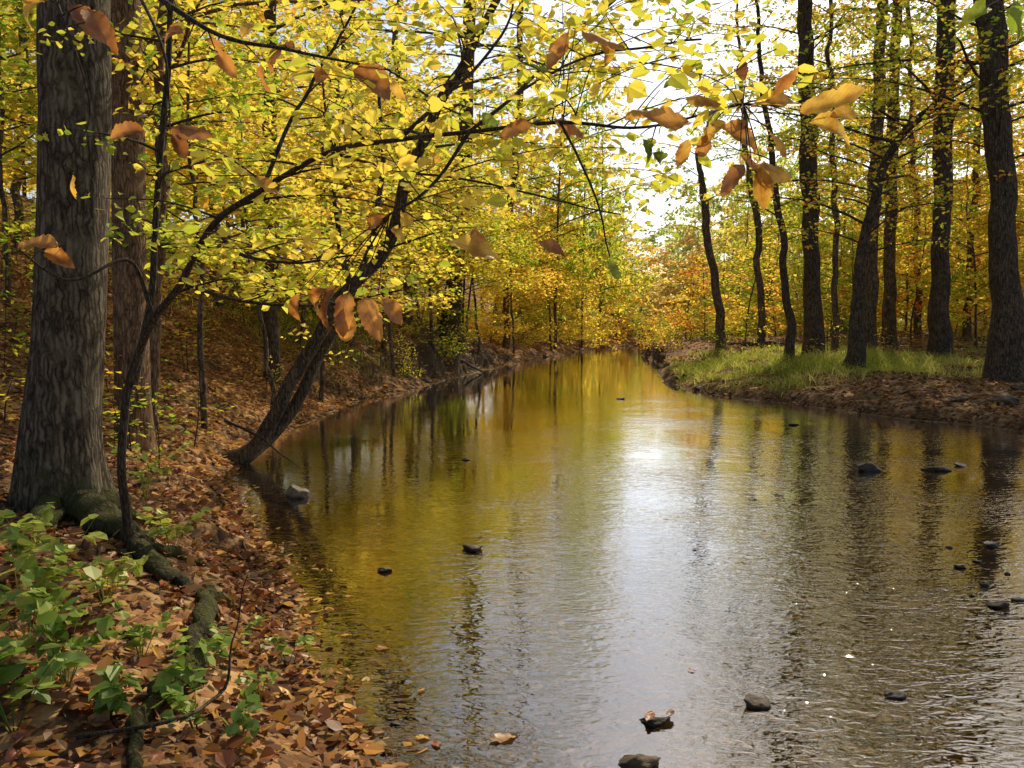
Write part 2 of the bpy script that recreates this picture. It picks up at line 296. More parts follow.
at=gm.attributes.new('grass','FLOAT','POINT'); at.data.foreach_set('value',(grassw(X,Yg)*.8).astype(np.float32).ravel())
tag(link('ground',gm),kind='structure')
wm=mk_mesh('water',[(-9,-13,0),(45,-13,0),(45,85,0),(-9,85,0)],[(0,1,2,3)],watermat(),False)
tag(link('water',wm),kind='structure')
# ---------------- leaf litter (uncountable)
def scatter(n,x0,x1,y0,y1,smin,smax,size,hexa,keep=None,lift=.012,tl=.4,fl=.15):
    x=rng.uniform(x0,x1,n); y=rng.uniform(y0,y1,n); s=sdist(x,y); k=(s>smin)&(s<smax)
    if keep is not None: k&=keep(x,y)
    x,y=x[k],y[k]; z=H(x,y)+lift+rng.uniform(0,.02,len(x)); mb=MB(); leaves(mb,np.stack([x,y,z],1),size,tl,0,hexa,.33,fl); return mb
def join(*ms):
    r=MB()
    for m in ms: r.add(np.concatenate(m.V),np.concatenate(m.F))
    return r
left=lambda x,y:x<np.interp(y,*MX)
right=lambda x,y:(~left(x,y))&(rng.random(len(x))>grassw(x,y)*1.1)
fov=lambda x,y:(np.abs(x)<.72*y+1)
lb=join(scatter(9500,-6,.7,1.2,8,.05,9,.085,True,lambda x,y:fov(x,y)&(rng.random(len(x))<.35+1.1*(fbm(x*1.3,y*1.3,3)+.3)),tl=.55,fl=.3),scatter(14000,-6,.7,1.2,8,-.1,9,.045,True,fov,tl=.5,fl=.3))
tag(lb.build('leaf_litter',LM['litter'],smooth=False),'dark brown and rust fallen leaves carpeting the near left bank','leaf litter',kind='stuff')
l2=join(scatter(42000,-14,0,8,20,.0,30,.09,False,lambda x,y:left(x,y)&fov(x,y)),scatter(36000,-30,8,20,50,.1,40,.14,False,lambda x,y:left(x,y)&fov(x,y)))
tag(l2.build('leaf_litter',LM['sunny_litter'],smooth=False),'fallen leaves in painted sunlit golden tan covering the rising hillside on the left','leaf litter',kind='stuff')
rb=join(scatter(26000,4,20,12,32,.02,14,.11,False,right),scatter(16000,4,32,25,55,.1,30,.15,False,right))
tag(rb.build('leaf_litter',LM['litter'],smooth=False),'red brown fallen leaves along the low right bank','leaf litter',kind='stuff')
def sunk(n,lf_):
    x=rng.uniform(-3.2,2.2,n); y=rng.uniform(1.5,9,n); s=sdist(x,y); k=(s<.1)&(s>-2.4)&left(x,y)&(rng.random(n)<1.3*np.exp(s*1.3+1.6*fbm(x*1.6,y*1.6))*(1.1-.07*y))
    x,y,s=x[k],y[k],s[k]; z=H(x,y)+rng.uniform(.005,.025,len(x)); z=np.where(s<-.02,np.minimum(z,-.004),z); mb=MB(); leaves(mb,np.stack([x,y,z],1),lf_,.15,0,True,.34,.03,.4); return mb
tag(sunk(17000,.08).build('sunken_leaves',LM['sunny_litter'],smooth=False),'sodden brown leaves lying under the shallow water by the near bank','sunken leaves',kind='stuff')
# grass
def grass(n,x0,x1,y0,y1,h):
    x=rng.uniform(x0,x1,n);y=rng.uniform(y0,y1,n);k=(rng.random(n)<grassw(x,y)*1.3)&(sdist(x,y)>.15); x,y=x[k],y[k];n=len(x);z=H(x,y)
    b=np.stack([x,y,z-.01],1); a=rng.uniform(0,2*PI,n); s=np.stack([np.cos(a),np.sin(a),0*a],1); w=rng.uniform(.006,.014,n)[:,None]; le=(rng.normal(0,.12,(n,3))); le[:,2]=0
    hh=(h*rng.uniform(.3,1.2,n)*(1+1.2*fbm(x*1.5,y*1.5,2)))[:,None]; up=np.array([0,0,1.])
    v=np.stack([b-s*w,b+s*w,b+up*hh*.6+le*.6+s*w*.8,b+up*hh*.6+le*.6-s*w*.8,b+up*hh+le*2+s*w*.15,b+up*hh+le*2-s*w*.15],1).reshape(-1,3)
    q=np.arange(n)[:,None]*6; m=MB(); m.add(v,np.concatenate([q+np.array([0,1,2,3]),q+np.array([3,2,4,5])])); return m
GM=leafmat('grass_blade',[(.16,.22,.02),(.32,.36,.05),(.52,.5,.09),(.6,.52,.14)],.55,gloss=0)
tag(grass(34000,4.5,14,18,32,.24).build('grass',GM),'yellow green grass growing on the right bank bar','grass',kind='stuff')
tag(grass(16000,-9,-3.5,17,31,.22).build('grass',GM),'short green grass on the left bank slope beyond the leaning tree','grass',kind='stuff')
# ---------------- tree growth
def limbs(mb,LC,Q,n,start,Lmax,elev=40,dens=14,twg=3,shape='under',jit=.05,top=1.0,azf=None):
    m=len(Q)
    for i in range(n):
        t=start+(top-start)*(i+rng.uniform(.1,.9))/n; k=min(int(t*(m-1)),m-2); f=t*(m-1)-k; p=Q[k]*(1-f)+Q[k+1]*f
        u=(t-start)/(1-start+1e-6)
        sh={'under':1-.6*u,'canopy':.45+.9*math.sin(PI*min(u*.8+.12,1)),'flat':.8+.2*math.sin(PI*u)}[shape]
        L=Lmax*sh*rng.uniform(.65,1.15); az=(i*2.4+rng.uniform(-.6,.6)) if azf is None else azf(i)
        e=math.radians(elev*rng.uniform(.5,1.3)); r=min(p[3]*.55,.004+.008*L); pts=[np.append(p[:3],r)]; cur=p[:3].copy(); ns=5; de=e*.9/ns+.06
        for s in range(1,ns+1):
            a2=az+rng.normal(0,.16); cur=cur+np.array([math.cos(a2)*math.cos(e),math.sin(a2)*math.cos(e),math.sin(e)])*L/ns; e-=de*rng.uniform(.4,1.3); pts.append(np.append(cur,max(r*(1-s/ns)**.9,.002)))
        q=tube(mb,pts,4,8)
        nt_=max(3,int(L*twg))
        for j in range(nt_):
            uu=.15+.85*(j+rng.random())/nt_; kk=min(int(uu*7),6); b=q[kk]*(1-(uu*7-kk))+q[kk+1]*(uu*7-kk); dr=q[kk+1][:3]-q[kk][:3]; a3=math.atan2(dr[1],dr[0])+(1 if j%2 else -1)*rng.uniform(.4,1.2)
            l=L*.42*(1.15-uu*.7)*rng.uniform(.6,1.2); ee=rng.normal(.05,.25); d1=np.array([math.cos(a3)*math.cos(ee),math.sin(a3)*math.cos(ee),math.sin(ee)]); d2=np.array([math.cos(a3+.3),math.sin(a3+.3),math.sin(ee)-.25])
            p1=b[:3]+d1*l*.5; p2=p1+d2*l*.5
            rr=min(b[3]*.6,.005); tube(mb,[np.append(b[:3],rr),np.append(p1,rr*.6),np.append(p2,.0015)],3,3)
            c=max(2,int(dens*l)); tt=rng.uniform(.1,1.05,c)[:,None]; base=np.where(tt<.5,b[:3]+d1*l*tt,p1+d2*l*(tt-.5)); LC.append(base+rng.normal(0,jit,(c,3)))
        c=int(dens*L*.5); tt=rng.uniform(2,6.99,c); kk=tt.astype(int); ff=(tt-kk)[:,None]; LC.append(q[kk,:3]*(1-ff)+q[kk+1,:3]*ff+rng.normal(0,jit,(c,3)))
def ground_pt(px,d,push=False,mn=.35):
    x=(px-512)/F*d
    if push:
        dr=-1 if left(np.array([x]),np.array([d]))[0] else 1
        for _ in range(200):
            if sd1(x,d)>mn: break
            x+=dr*.15
    return x,d,h1(x,d)
def tree(name,label,d,base,rest,mat,leaf,lsize=.08,n=16,start=.4,Lm=2.5,elev=40,dens=14,twg=3,shape='canopy',sides=14,flare=.0,rough=.12,group=None,extra=None,hexa=False,jit=.06,nseg=40,roots=None,wob=0):
    x,y,z=ground_pt(base[0],d); pts=[(x,y,z-.15,base[1]/2*d/F)]
    for (px,py,w,*dd) in rest:
        q=P(px,py,dd[0] if dd else d); pts.append((*q,w/2*(dd[0] if dd else d)/F))
    off=np.array([x,y,z]); root=thing(name,off,label,'tree',group)
    mb=MB(); Q=tube(mb,pts,sides,nseg,rough,flare,wob=wob); mb.build('trunk',mat,root,off)
    lm=MB(); LC=[]
    if extra:
        for ex in extra:
            em=MB(); pp=[(*P(a,b,dd),w/2*dd/F) for a,b,w,dd in ex]; qq=tube(em,pp,10,28,.12,wob=.06); em.build('stem',mat,root,off); limbs(lm,LC,qq,max(3,len(ex)),.35,Lm*.5,elev,dens,twg,'flat',jit)
    limbs(lm,LC,Q,n,start,Lm,elev,dens,twg,shape,jit); lm.build('limbs',mat if sides>10 else BK['twig'],root,off)
    lf=MB(); leaves(lf,np.concatenate(LC),lsize,.5,.25,hexa); lf.build('crown',LM[leaf],root,off,smooth=False)
    if roots:
        for r in roots: rm=MB(); rootpath(rm,r); rm.build('root',BK['moss'],root,off)
    return root,Q
def rootpath(mb,r,lift=.3):
    q=cr(r,70); L=np.concatenate([[0],np.cumsum(np.linalg.norm(np.diff(q[:,:2],axis=0),axis=1))]); se=rng.uniform(0,60)
    q[:,0]+=.11*fbm(L*3.5+se,L*0+1,3)*ss(L/.2); q[:,1]+=.11*fbm(L*3.5+se,L*0+7,3)*ss(L/.2)
    e=ss((L-L[-1]+.25)/.25); q[:,3]*=.85
    g=H(q[:,0],q[:,1]); k=np.ones(9)/9; g=np.convolve(np.pad(g,4,mode='edge'),k,mode='valid')
    q[:,2]=g+q[:,3]*lift*(1-e)-e*(q[:,3]+.02)+.03*fbm(L*5+se,L*0+2,2)
    tube(mb,q,14,70,.4,raw=True)
def onG(px,py,d,w,lift=0.):
    x=(px-512)/F*d; y=d*1.0; return (x,y,h1(x,y)+lift,w/2*d/F)
# --- main left trees
big,_=tree('oak_tree','large grey furrowed trunk with a flared mossy root base, nearest on the left bank',5.7,(58,76),[(61,440,70),(69,330,66),(74,200,65),(75,60,65),(74,-80,62),(70,-500,50),(90,-1100,34),(120,-1700,12)],BK['grey'],'yellow',.13,12,.55,3.2,30,12,2.5,'canopy',48,.6,.07,hexa=False,nseg=110,
  roots=[[onG(80,0,5.5,56,0),onG(108,0,5.1,40,0),onG(132,0,4.85,30,0),onG(160,0,4.7,25,0),onG(195,0,4.6,23,0),onG(222,0,4.62,17,.0),onG(246,0,4.75,8,0)],[onG(50,0,5.4,40,0),onG(20,0,5.0,24,.0),onG(-30,0,4.6,12,0)],[onG(90,0,5.6,40,0),onG(125,0,5.55,18,0),onG(160,0,5.7,9,0)],[onG(125,0,4.9,24,0),onG(160,0,5.0,15,0),onG(190,0,5.1,10,0),onG(218,0,5.2,6,0)]])
tree('maple_tree','reddish brown straight trunk just behind the large grey trunk',8.6,(132,38),[(131,330,34),(129,200,32),(126,80,31),(122,-60,28),(118,-400,22),(120,-900,10)],BK['red'],'lime',.11,16,.42,3.0,25,15,3,'canopy',16,.2)
tree('maple_tree','slim brown trunk rising beside the reddish trunk on the slope',9.6,(152,13),[(156,300,12),(160,200,11),(163,80,10),(168,-60,9),(175,-400,5)],BK['red'],'gold',.1,18,.4,2.4,20,17,3,'canopy',12,wob=.15)
tree('leaning_tree','dark twin-stemmed tree leaning from the left shore out over the water',10.2,(222,22),[(246,452,18),(270,416,15),(296,372,14),(326,326,13.5,10),(350,285,13,9.9),(378,252,12.5,9.8),(393,222,12,9.6),(403,180,11.5,9.5),(424,132,10.5,9.3),(442,98,10,9.2),(464,58,9,9.1),(495,0,7,9),(540,-90,4,8.8)],BK['dark'],'arch',.09,22,.45,2.0,15,24,4,'flat',14,.25,.1,
  extra=[[(232,464,18,10.2),(268,438,15,10.3),(294,406,13,10.4),(316,362,11,10.4),(340,326,9,10.4),(354,292,8,10.2),(372,240,6,10.4),(385,170,5,10.4),(380,90,3,10.4)],[(350,285,7,9.9),(335,215,5,9.7),(330,150,4,9.6),(318,70,2,9.6)]],nseg=70,wob=.12)
tree('oak_tree','dark upright trunk on the undercut bank at the left of the creek bend',30,(449,22),[(455,275,17),(462,200,15),(466,120,14),(470,0,13),(478,-200,10),(486,-480,4)],BK['dark'],'yellow',.2,20,.22,4.0,25,12,2.4,'canopy',12,.5)
tree('oak_tree','tall dark trunk standing high on the left hillside between leafy maples',16,(272,16),[(272,180,14),(270,80,13),(274,-40,12),(280,-300,9),(285,-600,4)],BK['dark'],'yellow',.14,16,.35,3.2,25,15,2.4,'canopy',12,.3,wob=.15)
for (px,d,w,tp,lf,lab) in [(222,20,8,214,'lime','thin grey trunk left of the tall dark hillside trunk'),(352,22,7,338,'yellow','thin pale trunk behind the leaning twin-stemmed tree'),(405,28,9,398,'gold','slim trunk in the woods just left of the undercut bank'),(505,40,8,520,'lime','slim trunk leaning right beyond the undercut bank'),(20,17,10,22,'yellow','brown trunk high on the slope at the far left edge')]:
    tree('slim_tree',lab,d,(px,w),[(px+(tp-px)*.3,220,w*.9),(tp,60,w*.75),(tp*1.01,-120,w*.5),(tp,-300,w*.2)],BK['far'],lf,.17,18,.3,3.0,25,12,2.4,'canopy',8,wob=.3)
# --- right bank trees
RT=[('oak_tree','massive dark trunk with flared roots at the right edge of the bank',18,(1008,34),[(1007,310,28),(1003,200,26),(996,100,25),(989,0,24),(980,-150,18),(972,-320,8)],'dark','mixed',.13,.38,.3),
 ('oak_tree','straight dark trunk left of the massive edge trunk',26,(940,20),[(941,250,18),(945,120,17),(948,0,17),(950,-120,13),(952,-240,5)],'dark','lime',.15,.32,.25),
 ('poplar_tree','tall straight trunk rising behind the grassy bar',27,(812,20),[(812,260,17),(809,140,16),(806,0,15),(803,-120,12),(800,-240,4)],'dark','lime',.15,.36,.25),
 ('maple_tree','brown trunk in the middle of the right woods, one of a close pair',31,(868,16),[(872,240,14),(878,120,12),(882,0,11),(888,-100,8),(893,-180,3)],'far','mixed',.17,.22,.2),
 ('maple_tree','slightly thinner trunk standing right of its paired neighbour in the right woods',33,(890,13),[(890,240,12),(893,120,11),(897,0,9),(900,-80,6),(905,-160,3)],'far','gold',.17,.22,.2),
 ('bent_tree','dark trunk at the bank edge that bends right near its top',21,(853,18),[(857,330,14),(861,265,12),(872,205,10),(888,155,8),(925,112,6),(975,62,3)],'dark','mixed',.12,.35,.5),
 ('slim_tree','slender dark stem leaning left behind the grass bar',25,(790,10),[(788,290,8),(779,210,7),(768,130,5),(758,30,4),(752,-60,2)],'dark','lime',.12,.3,.2),
 ('slim_tree','crooked thin tree nearest the creek gap on the right side',32,(722,10),[(717,290,9),(708,240,8),(702,195,7),(700,150,4),(712,100,2)],'far','lime',.16,.35,.2),
 ('slim_tree','thin straight stem between the crooked tree and the slender stem',35,(762,8),[(757,240,7),(748,160,6),(742,80,4),(738,0,2)],'far','lime',.16,.3,.2),
 ('slim_tree','narrow trunk right of the tall straight trunk',30,(834,7),[(836,240,6),(832,120,5),(828,0,4),(826,-100,2)],'far','gold',.16,.25,.2),
 ('slim_tree','narrow trunk between the straight dark trunk and the massive edge trunk',34,(968,8),[(972,240,7),(980,120,6),(984,0,4),(988,-100,2)],'far','mixed',.17,.25,.2),
 ('slim_tree','thin grey stem left of the straight dark trunk',36,(918,7),[(916,240,6),(912,120,5),(910,0,4),(910,-80,2)],'far','lime',.17,.25,.2)]
for nm,lab,d,base,rest,bk,lf,ls,st,fl in RT:
    big_=base[1]>12; gap=base[0]<800; tree(nm,lab,d,base,rest,BK[bk],lf,ls,32 if big_ else (15 if gap else 20),st,3.8 if big_ else (2.4 if gap else 2.6),25,14,2.5,'canopy',14,fl,wob=.2 if not big_ else .12)
# --- understory maples (prototypes and copies)
def under(h,spread,lsize,n,dens,leaf,bk,seed,hexa,name='understory_tree',cat='tree',start=.12,tw=3.4,elev=22):
    root=thing(name,(0,0,0),'tree',cat); b=rng.uniform(-.5,.5,2)
    mb=MB(); Q=tube(mb,[(0,0,-.2,.007*h),(b[0]*.3,b[1]*.3,h*.3,.0055*h),(b[0],b[1],h*.65,.004*h),(b[0]*1.3,b[1]*.8,h,.004)],8,24,.1,wob=.12); mb.build('trunk',BK[bk],root)
    lm=MB();LC=[];limbs(lm,LC,Q,n,start,spread,elev,dens,tw,'under',.1,1.0); lm.build('limbs',BK[bk],root)
    lf=MB();leaves(lf,np.concatenate(LC),lsize,.45,.25,hexa);lf.build('crown',LM[leaf],root,smooth=False); return root
def place(protos,spots,labf,group,used):
    for k,(px,d,h,s,mt) in enumerate(spots):
        p=k%len(protos); x,y,z=ground_pt(px,d,True); lab=labf(mt,px,d); z-=.05
        if p not in used:
            used.add(p); o=protos[p]; o.location=(x,y,z); o.scale=(s,s,h); o['label']=lab; o['group']=group; o.rotation_euler=(0,0,rng.uniform(0,6.28))
            for c in o.children:
                if c.name.split('.')[0] in ('crown','foliage'): c.material_slots[0].link='OBJECT'; c.material_slots[0].material=LM[mt]
        else: copy_tree(protos[p],(x,y,z),rng.uniform(0,6.28),(s,h),lab,group,LM[mt])
CN={'yellow':'yellow','lime':'lime green','gold':'golden','green':'green','orange':'orange','mixed':'green and orange','haze_green':'haze-tinted green','haze_gold':'haze-tinted gold','haze_orange':'haze-tinted orange'}
UP=[under(7,2.8,.115,34,35,'yellow','far',0,False,start=.33),under(6.5,2.7,.115,32,35,'lime','far',1,False,start=.36),under(8,3.0,.12,36,33,'gold','far',2,False,start=.3)]
SP=[(205,11,.9,1,'lime'),(330,14,.9,1,'yellow'),(425,17,.85,1,'yellow'),(470,22,1,1.1,'lime'),(540,30,1,1.1,'yellow'),(300,20,1.1,1.2,'yellow'),(95,14,1,1.1,'yellow'),(10,12,1,1,'lime'),(150,17,1.1,1.2,'gold'),(385,23,1.1,1.3,'gold'),
 (235,24,1.3,1.4,'yellow'),(60,20,1.2,1.3,'yellow'),(500,30,1.1,1.2,'lime'),(560,38,1.2,1.4,'gold'),(585,47,1.1,1.3,'gold'),(440,33,1.4,1.5,'yellow'),(330,30,1.4,1.5,'lime'),(480,26,1.2,1.2,'lime'),(420,28,1.4,1.3,'yellow'),(560,32,1.4,1.2,'lime')]
place(UP,SP,lambda m,px,d:'%s-leaved understory tree %s, %s'%(CN[m],'on the upper left slope' if px<250 else ('on the middle left slope' if px<430 else 'near the far left shore'),'close to the near trunks' if d<16 else ('midway up the woods' if d<25 else 'deep in the woods')),'understory trees on the left bank',set())
LO=[under(4.5,2.4,.16,30,22,'gold','far',12,False,start=.04,tw=3)]
place(LO,[(455,34,1,1,'yellow'),(490,40,1,1,'gold'),(525,46,1.1,1.1,'yellow'),(555,52,1.2,1.2,'gold'),(580,56,1.3,1.2,'yellow'),(600,62,1.5,1.4,'gold'),(505,50,1.5,1.4,'lime'),(420,30,.8,.9,'lime'),(615,70,1.6,1.5,'gold'),(565,64,2,1.7,'yellow'),(375,27,.7,.8,'gold'),(300,24,.6,.8,'lime')],lambda m,px,d:'low spreading %s-leaved tree draping over the far left shore'%CN[m],'low trees along the far left shore',set())
UR=[under(6,2.6,.17,28,19,'orange','far',3,False),under(7,2.8,.17,28,19,'mixed','far',4,False)]
SR=[(705,42,.8,1,'orange'),(745,38,.8,1,'gold'),(775,46,.9,1.1,'mixed'),(830,40,.85,1.1,'lime'),(860,44,1,1.2,'orange'),(905,40,1.1,1.1,'lime'),(955,38,1.2,1.1,'gold'),(1010,32,1.2,1.1,'mixed'),(685,52,.9,1.2,'gold'),(720,55,1.1,1.2,'lime'),(800,52,1.1,1.3,'gold'),(930,50,1.4,1.4,'mixed'),(990,46,1.5,1.4,'lime'),(975,30,1.3,1,'lime'),(910,34,1.2,1,'orange'),(1040,26,1.3,1.1,'gold'),(850,36,1,1,'lime'),(765,48,1.2,1.2,'lime'),(890,46,1.6,1.4,'mixed'),(735,60,1.7,1.4,'lime'),(690,70,1.5,1.4,'lime')]
place(UR,SR,lambda m,px,d:'%s-leaved small tree in the right woods, %s'%(CN[m],'near the creek gap' if px<780 else ('behind the paired trunks' if px<920 else 'behind the straight dark trunk')),'small trees in the right woods',set())
# --- far woods
FP=[under(13,4.4,.27,34,14,'yellow','far',5,False,tw=2.4,start=.15),under(15,4.8,.28,36,14,'lime','far',6,False,tw=2.4,start=.2),under(12,4.6,.27,34,14,'gold','far',7,False,tw=2.4,start=.15)]
SF=[]
for px in range(-60,560,42): SF.append((px+rng.uniform(-12,12),rng.uniform(32,44) if px<400 else rng.uniform(46,58),1.1,1,['yellow','lime','gold','yellow'][rng.integers(4)]))
for px in range(-30,590,52): SF.append((px+rng.uniform(-15,15),rng.uniform(58,80),1.4,1.3,['yellow','lime','lime','gold'][rng.integers(4)]))
SF+=[(835,50,1.15,.9,'lime'),(870,42,1.1,.9,'mixed'),(905,56,1.4,1.1,'green'),(945,44,1.2,1,'lime'),(985,52,1.4,1.1,'mixed'),(1020,40,1.2,1,'gold'),(925,68,1.7,1.3,'lime'),(865,70,1.4,1.1,'gold'),(1000,72,1.8,1.4,'lime'),(1045,30,1.1,1,'mixed'),(800,60,1.5,1,'lime'),(965,34,1.1,.8,'gold'),(765,76,1.6,1,'lime'),(572,48,1.5,.9,'lime'),(590,56,1.7,1.0,'lime'),(600,66,1.7,1.1,'yellow'),(840,58,1.8,1,'lime')]
place(FP,SF,lambda m,px,d:('tall %s-leaved tree in the far woods of the left hillside' if px<620 else 'tall %s-leaved tree rising behind the trunks of the right woods')%CN[m],'tall trees behind the near woods',set())
FC=[under(9,4.4,.42,30,13,'mixed','far',8,False,tw=2.2,start=.05)]
cc=['haze_green','haze_gold','haze_orange','haze_green']
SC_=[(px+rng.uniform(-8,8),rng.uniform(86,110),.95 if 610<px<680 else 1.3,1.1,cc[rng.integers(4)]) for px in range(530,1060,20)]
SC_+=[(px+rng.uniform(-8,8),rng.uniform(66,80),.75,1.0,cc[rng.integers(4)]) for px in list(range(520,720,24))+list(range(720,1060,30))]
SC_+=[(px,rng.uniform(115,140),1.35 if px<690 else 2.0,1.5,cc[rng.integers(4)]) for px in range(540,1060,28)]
SC_+=[(570,84,2.1,1.2,'haze_green'),(598,92,1.9,1.1,'haze_green'),(550,76,2.3,1.3,'gold'),(618,100,1.6,1.0,'haze_green'),(760,84,2.2,1.1,'haze_gold'),(800,80,2.3,1.1,'haze_green'),(700,92,1.8,1,'haze_green'),(728,86,2.1,1.1,'haze_gold'),(680,100,1.5,1,'haze_green')]
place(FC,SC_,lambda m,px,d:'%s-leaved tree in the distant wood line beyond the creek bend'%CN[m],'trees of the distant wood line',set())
# shrubs
SB=[under(1.8,1.2,.1,20,26,'yellow','far',9,False,'shrub','shrub',.02,6,40),under(1.4,1.1,.1,18,26,'lime','far',10,False,'shrub','shrub',.02,6,40)]
spots=[]
for px,d in [(495,42),(520,47),(545,53),(430,33),(300,24),(380,36),(440,42),(330,34),(470,38)]: spots.append((px,d,rng.uniform(.8,1.4),rng.uniform(1,1.6),['yellow','gold','lime','orange'][rng.integers(4)]))
while len(spots)<30:
    px=rng.uniform(-10,520); d=rng.uniform(18,45); spots.append((px,d,rng.uniform(.5,1.2),rng.uniform(.6,1.3),['yellow','lime','gold','lime'][rng.integers(4)]))
while len(spots)<62:
    px=rng.uniform(640,1040); d=rng.uniform(34,66); spots.append((px,d,rng.uniform(.6,1.4),rng.uniform(.9,1.6),['orange','lime','gold','green','mixed'][rng.integers(5)]))
place(SB,spots,lambda m,px,d:('waist-high %s-leaved shrub on the left bank slope' if px<620 else 'waist-high %s-leaved shrub on the floor of the right woods')%CN[m],'shrubs along the creek woods',set())
# ---------------- saplings / undergrowth
def sapl(h,n,leaf,ls):
    root=thing('sapling',(0,0,0),'sapling','sapling'); mb=MB(); Q=tube(mb,[(0,0,-.05,.009),(.05,.03,h*.5,.006),(.1,-.02,h,.002)],5,8); LC=[]; limbs(mb,LC,Q,n,.25,h*.45,30,12,6,'flat',.03); mb.build('stem',BK['twig'],root)
    lf=MB(); leaves(lf,np.concatenate(LC),ls,.4,.2,True); lf.build('foliage',LM[leaf],root,smooth=False); return root
SPR=[sapl(1.0,8,'lime',.07),sapl(1.4,9,'yellow',.07),sapl(.7,7,'green',.065)]
spots=[]
while len(spots)<110:
    px=rng.uniform(0,600); d=rng.uniform(7.5,30); x=(px-512)/F*d; s=sd1(x,d)
    if .5<s<12 and x<2: spots.append((px,d,rng.uniform(.5,1.2),rng.uniform(.7,1.2),['lime','yellow','green','gold'][rng.integers(4)]))
nl=len(spots)
while len(spots)<nl+40:
    px=rng.uniform(700,1024); d=rng.uniform(24,40); x=(px-512)/F*d
    if sd1(x,d)>1.5: spots.append((px,d,rng.uniform(.7,1.4),rng.uniform(.9,1.5),['lime','yellow','green','orange'][rng.integers(4)]))
place(SPR,spots,lambda m,px,d:('knee-high %s-leaved sapling growing from the leafy left slope' if px<610 else 'knee-high %s-leaved sapling on the floor of the right woods')%CN[m],'saplings on the banks',set())
# ---------------- big leaf meshes
def bigleaf(W_,curl,fold,seed,heart=False):
    r=np.random.default_rng(seed); nu,nv=18,6; u=np.linspace(0,1,nu+1); v=np.linspace(-1,1,nv+1)
    w=W_/2*(np.sin(PI*np.clip(u,0,1)**(.6 if heart else .85))**.75)*(1+.1*np.sin(u*46+seed)+.06*np.sin(u*17+seed*2))+.004
    a=curl*u**1.3; x=np.cumsum(np.cos(a))/nu; z=-np.cumsum(np.sin(a))/nu; x-=x[0]; z-=z[0]
    Uu,Vv=np.meshgrid(u,v,indexing='ij'); xx=np.repeat(x[:,None],nv+1,1); yy=Vv*w[:,None]; zz=z[:,None]+np.abs(Vv)**1.4*w[:,None]*fold+.03*np.sin(Uu*9+r.uniform(0,6)+Vv*2)*(np.abs(Vv)+.3)+.02*np.sin(Uu*26+Vv*3)*np.abs(Vv)
    yy=yy*(1-.35*abs(fold))
    V_=np.stack([xx,yy,zz],-1).reshape(-1,3); uv=np.stack([Uu,(Vv+1)/2],-1).reshape(-1,2)
    i=(np.arange(nu)[:,None]*(nv+1)+np.arange(nv)[None,:]).ravel(); Fq=np.stack([i,i+nv+1,i+nv+2,i+1],1)
    k=len(V_); st=np.array([[-.16,-.006,.03],[-.16,.006,.03],[.02,.006,.004],[.02,-.006,.004]]); V_=np.vstack([V_,st]); uv=np.vstack([uv,[[0,.5]]*4]); Fq=np.vstack([Fq,[[k,k+1,k+2,k+3]]])
    return mk_mesh('leaf',V_,Fq,LM['big_brown'],True,uv)
BL=[bigleaf(.54,1.0,.5,1),bigleaf(.5,.5,.3,2),bigleaf(.62,1.7,.8,3),bigleaf(.48,-.7,.4,4),bigleaf(.54,.3,-.35,5),bigleaf(.58,1.2,-.5,6),bigleaf(.52,.1,.12,7)]
def orient(d,n):
    d=Vector(d).normalized(); n=Vector(n); s=n.cross(d).normalized(); n=d.cross(s); return Matrix((d,s,n)).transposed().to_4x4()
def putleaf(name,pos,d,n,L,mt,parent=None,off=(0,0,0),idx=None):
    o=link(name,BL[rng.integers(6) if idx is None else idx],parent); M=orient(d,n); M.translation=Vector(pos)-Vector(off); o.matrix_local=M@Matrix.Scale(L,4)
    o.material_slots[0].link='OBJECT'; o.material_slots[0].material=LM[mt]; return o
# ---------------- arching sapling in front
x,y,z=ground_pt(120,4.9); off=np.array([x,y,z])
arch=thing('arching_tree',off,'slender dark sapling beside the large grey trunk that arches right across the creek','tree')
T=[(x,y,z-.1,10/2*4.9/F)]+[(*P(a,b,dd),w/2*dd/F) for a,b,w,dd in [(124,470,9,4.9),(134,385,8.5,4.9),(156,325,8,4.8),(186,285,7.5,4.7),(214,225,7,4.5),(262,190,6,4.2),(330,152,5.2,3.9),(400,139,4.8,3.6),(470,131,4.2,3.3),(560,122,3.8,3.0),(640,128,3,2.8),(740,104,2.2,2.6)]]
mb=MB(); QA=tube(mb,T,10,100,.1,wob=.05); mb.build('trunk',BK['twig'],arch,off)
lm=MB(); LC=[]
br=[[(134,385,9,4.9),(150,300,7,4.95),(158,200,6.5,5),(168,80,6,5),(178,-60,5,5),(190,-260,4,5)],[(214,225,5,4.5),(240,255,4,4.3),(300,262,3,4.1),(350,255,2,4.0)],[(400,139,5,3.6),(450,90,4,3.6),(500,40,3,3.6),(520,-30,2,3.6)],[(470,131,4,3.3),(430,190,3,3.2),(390,215,2,3.1)],[(156,325,5,4.8),(130,260,4,4.7),(70,280,2.5,4.4),(20,250,2,4.3)],[(560,122,3,3.0),(590,180,2.5,2.9),(610,255,1.6,2.8)],
 [(262,190,5,4.2),(290,120,4,4.3),(330,50,3,4.4),(370,-20,2,4.5)],[(330,152,4,3.9),(400,170,3,4.1),(470,180,2.5,4.3),(560,200,2,4.5),(620,215,1.5,4.6)],[(470,131,4,3.3),(540,80,3,3.6),(620,50,2.5,3.9),(700,40,2,4.2)],[(186,285,5,4.7),(240,300,4,4.9),(320,305,3,5.1),(400,290,2,5.2)],[(470,131,4,3.3),(520,90,3.5,3.8),(580,30,3,4.4),(640,-20,2.5,4.8),(720,-30,1.5,5)]]
QB=[QA]
